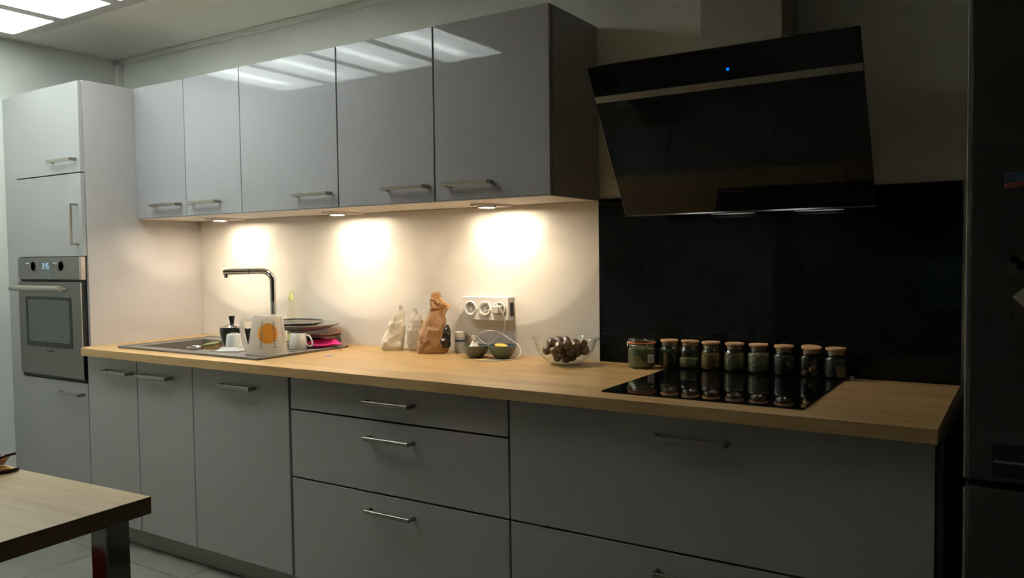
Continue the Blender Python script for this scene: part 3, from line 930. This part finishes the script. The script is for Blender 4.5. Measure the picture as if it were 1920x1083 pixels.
# washing-up liquid bottle
bt = thing('soap_bottle', 'clear washing-up liquid bottle with yellow-green cap behind the tap', 'bottle', (.757, -.060, ZW))
MB().lathe([(0, .001), (.026, .001), (.029, .006), (.029, .10), (.026, .135), (.020, .165), (.0125, .19), (.0115, .205)], 28, cap1=False, sy=.7).build('bottle_body', glass_mat('clear_plastic', (.97, .98, .92), .08, 1.35, haze=.10, hazecol=(.85, .86, .70)), bt, 50)
MB().lathe([(0, .004), (.025, .004), (.0275, .008), (.0275, .075), (0, .075)], 28, sy=.68).build('liquid', glass_mat('soap_liquid', (.90, .93, .70), .05, 1.3, haze=.12, hazecol=(.75, .80, .40)), bt, 50)
MB().lathe([(.0135, .203), (.0135, .222), (.009, .230), (.007, .25), (0, .251)], 20).build('cap', pmat('yellow_green_cap', (.66, .68, .30), .4, var=.05), bt, 40)

# ------------------------------------------------------------------ bags
def bag(name, label, loc, H, prof, seed, mat, rz, amp, top_amp=1.0, nseg=52, nrow=44):
    """prof: (height share, half width, half depth, sideways shift) of a crumpled bag, seen face on"""
    t = thing(name, label, 'bag', loc, rz=rz)
    off = Vector((seed * 7.3, seed * 3.1, seed * 1.7))

    def P(a, v, out=0.0):
        for q0, q1 in zip(prof, prof[1:]):
            if v <= q1[0]:
                f = (v - q0[0]) / (q1[0] - q0[0])
                f = f * f * (3 - 2 * f) * .5 + f * .5
                wx, wy, cx = (q0[k] + (q1[k] - q0[k]) * f for k in (1, 2, 3))
                break
        ca, sa = math.cos(a), math.sin(a)
        x = math.copysign(abs(ca) ** .62, ca) * wx
        y = math.copysign(abs(sa) ** .62, sa) * wy
        p = Vector((x, y, v * H)) * 16 + off
        d = 1 - abs(noise.noise(p)) * 2.2
        d2 = 1 - abs(noise.noise(p * 2.1 + Vector((5, 1, 2)))) * 2.2
        k = amp * min(1, .3 + v * 3) * (1 + (top_amp - 1) * max(0, (v - .6) / .4))
        dd = k * (d * .8 + d2 * .4 - .6) + out
        return Vector((x + ca * dd + cx, y + sa * dd, max(0, v * H + (k * .5 * d2 if .03 < v else 0))))

    mb = MB()
    rows = [[P(2 * PI * k / nseg, i / nrow) for k in range(nseg)] for i in range(nrow + 1)]
    for p in rows[0]:
        p.z = 0
    vs = mb.quads(rows, True)
    mb.bm.faces.new(vs[0][::-1])
    mb.bm.faces.new(vs[-1])
    mb.build('bag_body', mat, t, 24)
    return t, P

wpaper = pmat('white_paper', (.66, .60, .50), .7, var=.06, scale=14, bump=.35, bscale=30)
wplastic = glass_mat('thin_white_plastic', (.95, .94, .92), .2, 1.35, haze=.72, hazecol=(.80, .76, .70))
brown = pmat('brown_kraft_paper', (.34, .18, .075), .6, var=.2, scale=16, bump=.4, bscale=35)
bag('paper_bag', 'crumpled white paper bag with pinched top next to the plastic bag', (1.428, -.088, ZW), .190,
    [(0, .043, .030, .001), (.06, .048, .034, -.001), (.15, .048, .036, -.001), (.5, .034, .030, .0165), (.8, .022, .016, .031), (.92, .0095, .007, .037), (1, .0035, .003, .037)], 2.0, wpaper, .72, .012)
b2, P2 = bag('plastic_bag', 'thin translucent white plastic bag between the two paper bags', (1.530, -.060, ZW), .180,
    [(0, .026, .026, -.002), (.1, .029, .030, 0), (.5, .032, .030, .004), (.8, .022, .014, .011), (1, .005, .003, .006)], 5.0, wplastic, .72, .013, 1.4)
rows = [[P2(-1.0 + .35 * k / 4, .60 + .14 * i / 4, .0015) for k in range(5)] for i in range(5)]
g = MB(); g.quads(rows); g.build('yellow_label', pmat('yellow_tag', (.75, .52, .03), .5, var=.1), b2)
b3, P3 = bag('paper_bag', 'tall crumpled brown paper bag with bunched top and dark window', (1.656, -.098, ZW), .246,
    [(0, .062, .036, .0), (.05, .067, .042, .004), (.15, .067, .044, .008), (.3, .060, .042, .008), (.5, .041, .034, .012), (.65, .031, .024, .022), (.70, .029, .020, .028), (.76, .036, .022, .036), (.85, .027, .016, .031), (.93, .014, .010, .020), (1, .009, .005, .024)], 9.0, brown, .72, .015, 1.8)
rows = []
for i in range(22):
    f = i / 21
    a0, a1 = -1.60 + .85 * f ** 1.3, .12 - .20 * f
    if f < .3:
        a0 += (.3 - f) * 1.2
        a1 -= (.3 - f) * 1.2
    rows.append([P3(a0 + (a1 - a0) * k / 21, .09 + .37 * f, .0065) for k in range(22)])
wn = MB(); wn.quads(rows)
wn.build('dark_window', pmat('dark_film', (.028, .02, .013), .35, coat=.2, var=.6, scale=60, bump=.5, bscale=45), b3, 40).modifiers.new('s', 'SOLIDIFY').thickness = .001

# ------------------------------------------------------------------ socket block and cable
so = thing('socket_block', 'white wall block with three round power sockets', 'socket', (1.898, -.0085, 1.112))
MB().box(-.115, .115, -.042, 0, -.048, .048, .0025).build('housing', M['white_plastic'], so)
MB().box(.1148, .1162, -.030, -.006, -.030, .026, .0005, 1).build('side_slot', M['black'], so)
tx = MB()
random.seed(11)
xx = -.060
while xx < .02:
    wd = random.uniform(.002, .006)
    tx.box(xx, xx + wd, -.022, -.016, .0478, .0484)
    xx += wd + .0016
tx.build('printed_line', pmat('grey_lettering', (.22, .21, .20), .6, var=.1), so)
for sx in (-.072, 0, .072):
    s_ = MB().lathe([(.0205, -.002), (.0225, .004), (.0270, .006), (.0300, .004), (.0305, 0)], 36, M=T(sx, -.042, 0) @ RX(PI / 2), cap0=False, cap1=False).build('socket', M['white_plastic'], so, 40)
    MB().lathe([(0, -.0005), (.0212, .0006), (.0212, .003)], 32, M=T(sx, -.042, 0) @ RX(PI / 2), cap0=False, cap1=False).build('socket_face', pmat('socket_recess', (.40, .375, .34), .5, var=.05) if sx == -.072 else bpy.data.materials['socket_recess'], s_, 40)
    hl = MB()
    for q in (-.0095, .0095):
        hl.lathe([(0, .0012), (.0026, .0012)], 12, M=T(sx + q, -.0425, -.001) @ RX(PI / 2))
    hl.tube([(sx, -.0425, .008), (sx, -.052, .008)], .002, 8)
    hl.build('contact', M['hood_steel'], s_)

cw = pmat('white_cable', (.74, .71, .67), .45, var=.02)
ch = thing('charger', 'white charger plug with a long white cable in the socket block', 'charger', (1.970, -.0505, 1.112))
MB().box(-.016, .016, -.038, .0, -.016, .014, .003).build('plug', cw, ch)
def spline(pts, n=8):
    pts = [Vector(p) for p in pts]
    out = []
    for i in range(len(pts) - 1):
        p0, p1, p2, p3 = pts[max(i - 1, 0)], pts[i], pts[i + 1], pts[min(i + 2, len(pts) - 1)]
        for k in range(n):
            t = k / n
            out.append(.5 * ((2 * p1) + (-p0 + p2) * t + (2 * p0 - 5 * p1 + 4 * p2 - p3) * t * t + (-p0 + 3 * p1 - 3 * p2 + p3) * t ** 3))
    out.append(pts[-1])
    return out
L0 = Vector((1.970, -.0505, 1.112))
cab = [(1.955, -.078, 1.108), (1.935, -.075, 1.108), (1.905, -.068, 1.096), (1.880, -.066, 1.092), (1.872, -.066, 1.104), (1.895, -.068, 1.128), (1.925, -.070, 1.138), (1.975, -.080, 1.132), (1.994, -.078, 1.108), (2.004, -.070, 1.080), (2.006, -.066, 1.050), (1.990, -.060, 1.015), (1.960, -.055, .995), (1.925, -.05, .968), (1.890, -.048, .968), (1.862, -.048, .990), (1.875, -.05, 1.010), (1.925, -.055, 1.022), (1.975, -.06, 1.015), (2.025, -.062, .992), (2.062, -.060, .972), (2.084, -.075, .948), (2.090, -.105, .928), (2.084, -.140, .9225), (2.060, -.180, .9225), (2.02, -.205, .9225), (1.985, -.215, .9225)]
MB().tube([p - L0 for p in spline(cab)], .0019, 8).build('cable', cw, ch, 60)
MB().box(-.012, .012, -.004, .004, -.0025, .0025, .001, 1, M=T(*(Vector((1.976, -.216, .9228)) - L0)) @ RZ(.25)).build('connector', cw, ch)

# ------------------------------------------------------------------ small jar, bowls
wj = thing('supplement_tub', 'white-capped tub with dark blue band behind the small bowls', 'tub', (1.756, -.034, ZW))
MB().lathe([(0, 0), (.021, 0), (.022, .002), (.022, .068), (0, .068)], 28).build('tub_body', pmat('pale_blue_grey', (.42, .45, .44), .35, var=.05), wj, 40)
MB().lathe([(.0224, .048), (.0226, .049), (.0226, .055), (.0224, .056)], 28, cap0=False, cap1=False).build('blue_band', pmat('navy_band', (.02, .035, .10), .4, var=.05), wj, 40)
MB().lathe([(0, .068), (.0228, .068), (.0228, .088), (.021, .090), (0, .090)], 28).build('cap', pmat('ivory_cap', (.68, .62, .54), .4, var=.03), wj, 40)
wb_ = thing('salt_shaker', 'small white shaker standing behind the bowl of garlic', 'shaker', (1.838, -.040, ZW))
MB().lathe([(0, 0), (.017, 0), (.018, .004), (.017, .050), (.013, .056), (0, .056)], 24).build('shaker_body', M['white_plastic'], wb_, 40)
MB().lathe([(.0145, .0555), (.0145, .076), (.013, .078), (0, .078)], 24).build('cap', pmat('pale_cap', (.64, .60, .55), .4, var=.03), wb_, 40)

def bowl(label, loc, r, h, out, inn):
    t = thing('bowl', label, 'bowl', loc)
    rb_ = r * .50
    prof = [(0, 0), (rb_, 0), (rb_ + .002, .004), (r * .80, h * .36), (r * .95, h * .72), (r, h - .003)]
    MB().lathe(prof, 40, cap1=False).build('outside', out, t, 40)
    MB().lathe([(r, h - .003), (r - .001, h), (r - .003, h), (r * .90, h * .70), (r * .74, h * .36), (rb_ * .9, .006), (0, .005)], 40, cap0=False).build('inside', inn, t, 40)
    return t
gbo = pmat('grey_green_glaze', (.105, .125, .095), .3, coat=.4, var=.15, scale=20)
gbi = pmat('blue_glaze', (.06, .10, .16), .2, coat=.5, var=.15, scale=20)
bowl('small grey-green bowl holding white garlic', (1.902, -.128, ZW), .056, .050, gbo, gbo)
bowl('small grey-green bowl with blue inside holding a yellow piece', (2.014, -.102, ZW), .057, .052, gbo, gbi)

ga = thing('garlic_bulb', 'white garlic bulb sitting in the small green bowl', 'garlic', (1.896, -.130, ZW + .030))
gm_ = pmat('garlic_skin', (.68, .62, .56), .5, var=.12, scale=40)
def garl(v):
    a = math.atan2(v.y, v.x)
    k = 1 + .07 * math.cos(6 * a)
    z = v.z
    rr = 1 - .55 * max(0, z / .026) ** 2
    return Vector((v.x * k * rr, v.y * k * rr, z * .8 + max(0, z - .015) * 1.2))
MB().ico(.027, 3, fn=garl, M=T(0, 0, .004)).build('bulb', gm_, ga, 60)
MB().tube([(0, 0, .026), (.004, 0, .036), (.010, -.002, .042)], [.007, .005, .003], 10).build('stem', pmat('garlic_stem', (.30, .20, .12), .7, var=.3, scale=60), ga, 60)
gc = thing('garlic_clove', 'loose white garlic clove beside the bulb in the green bowl', 'garlic', (1.925, -.150, ZW + .037), rot=(.3, .5, .7))
MB().ico(.012, 3, fn=lambda v: Vector((v.x * 1.3, v.y * .7, v.z * .75 * (1 - .3 * v.x / .012)))).build('clove_body', gm_, gc, 60)
MB().tube([(.012, 0, 0), (.019, 0, .002)], [.003, .001], 8).build('tip', bpy.data.materials['garlic_stem'], gc, 60)
le = thing('lemon_half', 'yellow lemon half lying in the blue-lined bowl', 'lemon', (2.004, -.096, ZW + .040), rot=(.1, .1, .3))
MB().lathe([(0, -.012), (.012, -.009), (.021, 0), (.0235, .011), (.0225, .012)], 28, cap1=False, sx=1.15).build('peel', pmat('lemon_peel', (.78, .46, .02), .45, var=.1, scale=80, bump=.3, bscale=300), le, 60)
MB().lathe([(0, .0125), (.0225, .012)], 28, sx=1.15).build('flesh', pmat('lemon_flesh', (.80, .55, .10), .35, var=.2, scale=50), le)

# ------------------------------------------------------------------ glass bowl of chestnuts
GB = Vector((2.322, -.139, ZW))
gb = thing('glass_bowl', 'large clear glass bowl with lip, filled with chestnuts', 'bowl', GB)
outp = [(0, 0), (.055, 0), (.062, .004), (.088, .026), (.106, .052), (.115, .078), (.119, .090), (.1275, .097), (.1285, .100), (.1265, .101)]
inp = [(.116, .094), (.111, .078), (.102, .053), (.085, .029), (.060, .008), (0, .006)]
MB().lathe(outp + inp, 64, cap0=False).build('glass_body', M['glass'], gb, 40)
hs = MB()
for s in (-1, 1):
    hs.box(s * .128 - .008, s * .128 + .008, -.028, .028, .0965, .1005, .0015, 1)
hs.build('lip_handle', M['glass'], gb)

def bowl_r(z):
    pts = [(.006, .05), (.008, .060), (.029, .085), (.053, .102), (.078, .111), (.1, .116)]
    for (z0, r0), (z1, r1) in zip(pts, pts[1:]):
        if z <= z1:
            return r0 + (r1 - r0) * max(0, (z - z0)) / (z1 - z0)
    return .116
nutm = [pmat('chestnut_%d' % k, c, .28, coat=.3, var=.35, scale=35) for k, c in enumerate(((.060, .018, .012), (.080, .028, .014), (.13, .062, .026), (.040, .014, .011)))]
nut_me = []
for k in range(4):
    o = MB().ico(.0172, 2, fn=lambda v: Vector((v.x * 1.05, v.y * .95, v.z * (.80 if v.z < 0 else .88) + (.004 * (v.z / .0165) ** 4 if v.z > 0 else 0)))).build('tmp', nutm[k], None, 60)
    nut_me.append(o.data)
    bpy.data.objects.remove(o)
scar_mat = pmat('chestnut_scar', (.16, .085, .045), .7, var=.15, scale=60)
scar = MB().lathe([(0, -.01335), (.006, -.0130), (.0088, -.0116), (.0088, -.0100)], 14, cap1=False).build('tmp', scar_mat, None, 60)
scar_me = scar.data
bpy.data.objects.remove(scar)
random.seed(21)
nuts = []
def nut(px, py, pz):
    k = random.choice((0, 0, 1, 1, 2, 3))
    t = thing('chestnut', ('glossy reddish-brown', 'glossy mid-brown', 'pale tan', 'very dark brown')[k] + ' chestnut lying in the large clear glass bowl', 'chestnut', GB + Vector((px, py, pz)), group='chestnuts in the glass bowl', rot=(random.uniform(-1.2, 1.2), random.uniform(-1.2, 1.2), random.uniform(0, 6)))
    for nm, me in (('shell', nut_me[k]), ('base_scar', scar_me)):
        o = bpy.data.objects.new(nm, me)
        COL.objects.link(o)
        o.parent = t
for zi, (z, s) in enumerate(((.0245, .0335), (.050, .0335), (.0745, .0345))):
    R_ = (.055, .083, .0935)[zi]
    offx = (.0, .014, .006)[zi]
    n = int(R_ / s) + 2
    for i in range(-n, n + 1):
        for j in range(-n, n + 1):
            px = (i + .5 * (j % 2)) * s + offx
            py = j * s * .87 + offx * .6
            if math.hypot(px, py) <= R_:
                if zi == 2 and px + py < -.075:
                    continue
                nut(px + random.uniform(-.003, .003), py + random.uniform(-.003, .003), z + random.uniform(-.003, .006))

# ------------------------------------------------------------------ jars on the hob
def heap(parent, r, h, mat, seed, z0=.004, rough=.004, name='contents'):
    mb = MB()
    rows = []
    nn = 28
    prof = [(r * .86, z0), (r * .97, z0 + .004), (r, z0 + .012), (r, h * .55), (r, h)]
    for rr, z in prof:
        rows.append([(rr * math.cos(2 * PI * k / nn), rr * math.sin(2 * PI * k / nn), z + (rough * noise.noise(Vector((math.cos(2 * PI * k / nn) * 2, math.sin(2 * PI * k / nn) * 2, seed))) if z == h else 0)) for k in range(nn)])
    for f in (.8, .55, .28):
        rows.append([(r * f * math.cos(2 * PI * k / nn), r * f * math.sin(2 * PI * k / nn), h + rough * 1.6 * noise.noise(Vector((f * math.cos(2 * PI * k / nn) * 3, f * math.sin(2 * PI * k / nn) * 3, seed + 3))) + .002 * (1 - f)) for k in range(nn)])
    vs = mb.quads(rows, True)
    mb.bm.faces.new(vs[0][::-1])
    mb.bm.faces.new(vs[-1])
    o = mb.build(name, mat, parent, 70)
    o['kind'] = 'stuff'
    return o

def spice(name, c, var=.45, scale=120):
    return pmat(name, c, .8, var=var, scale=scale, bump=1.0, bscale=220)

JZ = HOBZ
JY = -.0555
jars = [
    (2.700, 'cork-lidded jar of dark green herbs beside the clip-top jar', spice('dark_herbs', (.045, .055, .020)), .058, (.0, .0)),
    (2.776, 'wooden-lidded jar part filled with pale green powder', spice('pale_green_powder', (.30, .27, .13), .15), .036, (-.03, .05)),
    (2.853, 'wooden-lidded jar of orange-brown seeds', spice('orange_seeds', (.36, .17, .06)), .056, (0, 0)),
    (2.936, 'wooden-lidded jar of olive green leaves', spice('olive_leaves', (.19, .155, .06)), .060, (0, 0)),
    (3.0165, 'wooden-lidded jar filled with beige and reddish seeds', spice('beige_seeds', (.32, .26, .15)), .066, (0, 0)),
    (3.101, 'wooden-lidded jar filled with black peppercorns', spice('peppercorns', (.030, .030, .026)), .064, (0, 0)),
    (3.183, 'nearly empty wooden-lidded jar with a few orange pieces', None, .0, (.0, .10)),
    (3.2625, 'wooden-lidded jar of dark grains next to the bare worktop', spice('dark_grains', (.035, .036, .026)), .062, (0, 0)),
]
outj = [(0, 0), (.0325, 0), (.036, .003), (.037, .010), (.037, .055), (.0367, .0595), (.0358, .0640), (.0343, .0680), (.0322, .0715), (.0300, .0742), (.0285, .0775), (.0285, .088), (.0295, .090)]
inj = [(.0265, .090), (.0262, .077), (.029, .072), (.0335, .064), (.0350, .057), (.0350, .011), (.033, .0048), (0, .0042)]
jar_me = lid_me = None
for i, (jx, lab, cm, hfill, tilt) in enumerate(jars):
    z_ = JZ
    t = thing('spice_jar', lab, 'jar', (jx, JY - .003 * (i % 2), z_), group='spice jars lined up along the back of the hob')
    if jar_me is None:
        o = MB().lathe(outj + inj, 40, cap0=False).build('glass_body', M['green_glass'], t, 40)
        jar_me = o.data
        o = MB().lathe([(0, .078), (.0255, .078), (.0262, .0903), (.0310, .0905), (.0315, .0918), (.0315, .0965), (.0306, .0978), (0, .098)], 36).build('lid', M['cork'], t, 40)
        lid_me = o.data
    else:
        o = bpy.data.objects.new('glass_body', jar_me); COL.objects.link(o); o.parent = t
        o = bpy.data.objects.new('lid', lid_me); COL.objects.link(o); o.parent = t
    o.rotation_euler = (tilt[0], tilt[1], i * .9)
    if tilt != (0, 0):
        o.location.z = .0012
    if cm:
        heap(t, .0345, hfill, cm, i * 2.1)
    else:
        pc = pmat('orange_pieces', (.36, .15, .05), .7, var=.4, scale=60)
        random.seed(5)
        for q in range(5):
            MB().ico(.0095, 2, fn=lambda v: v * (1 + .25 * noise.noise(v * 120))).build('orange_piece', pc, t, 50, loc=(.017 * math.cos(q * 1.3), .017 * math.sin(q * 1.3), .0125 + (.012 if q == 4 else 0)))

cj = thing('clip_top_jar', 'stout clip-top glass jar of green leaves with orange rubber seal', 'jar', (2.612, -.098, ZW))
MB().lathe([(0, 0), (.040, 0), (.047, .004), (.050, .012), (.052, .045), (.050, .062), (.045, .072), (.044, .080), (.046, .082), (.043, .083), (.042, .072), (.047, .062), (.049, .045), (.047, .012), (.040, .006), (0, .006)], 44, cap0=False).build('glass_body', M['green_glass'], cj, 40)
MB().lathe([(.047, .083), (.050, .0835), (.0505, .087), (.047, .0885)], 44, cap0=False, cap1=False).build('rubber_seal', pmat('orange_rubber', (.62, .20, .06), .55, var=.1, scale=40), cj, 40)
MB().lathe([(.047, .0885), (.049, .090), (.0485, .095), (.044, .101), (.036, .104), (0, .104), (0, .1015), (.035, .1015), (.042, .098), (.045, .0905)], 44, cap0=False, cap1=False).build('glass_lid', M['green_glass'], cj, 40)
heap(cj, .0465, .066, spice('green_leaves', (.15, .145, .06)), 8.8, z0=.007, rough=.008)
cb = MB()
cb.tube(spline([(-.049, .012, .09), (-.054, 0, .086), (-.049, -.012, .070), (-.049, .012, .070), (-.054, 0, .086)]), .0013, 6)
cb.tube([(.046 * math.cos(2 * PI * k / 40), .046 * math.sin(2 * PI * k / 40), .0775) for k in range(41)], .0012, 6)
cb.build('wire_clip', M['chrome'], cj, 60)
for ch_ in cj.children:
    ch_.scale.z = 1.08
tgx = math.atan2(CAM.y + .098, CAM.x - 2.612) + .62
tg = MB().box(-.013, .013, -.0008, .0008, -.016, .014, .0004, 1, M=T(.0545 * math.cos(tgx), .0545 * math.sin(tgx), .040) @ RZ(tgx + PI / 2))
tgo = tg.build('paper_tag', pmat('tag_paper', (.50, .49, .45), .7, var=.05), cj)
MB().box(-.009, .009, -.0016, -.0007, -.011, .006, M=T(.0547 * math.cos(tgx), .0547 * math.sin(tgx), .040) @ RZ(tgx + PI / 2)).build('tag_print', pmat('tag_ink', (.34, .33, .32), .7, var=.2), tgo)
gp2 = thing('glass_stopper', 'tiny clear glass stopper at the back corner of the hob', 'stopper', (3.309, -.050, ZW))
MB().lathe([(0, 0), (.007, 0), (.008, .003), (.006, .008), (.009, .011), (.007, .014), (0, .015)], 18).build('stopper_body', pmat('bright_glass', (.6, .6, .6), .15, var=.05, coat=.5), gp2, 40)
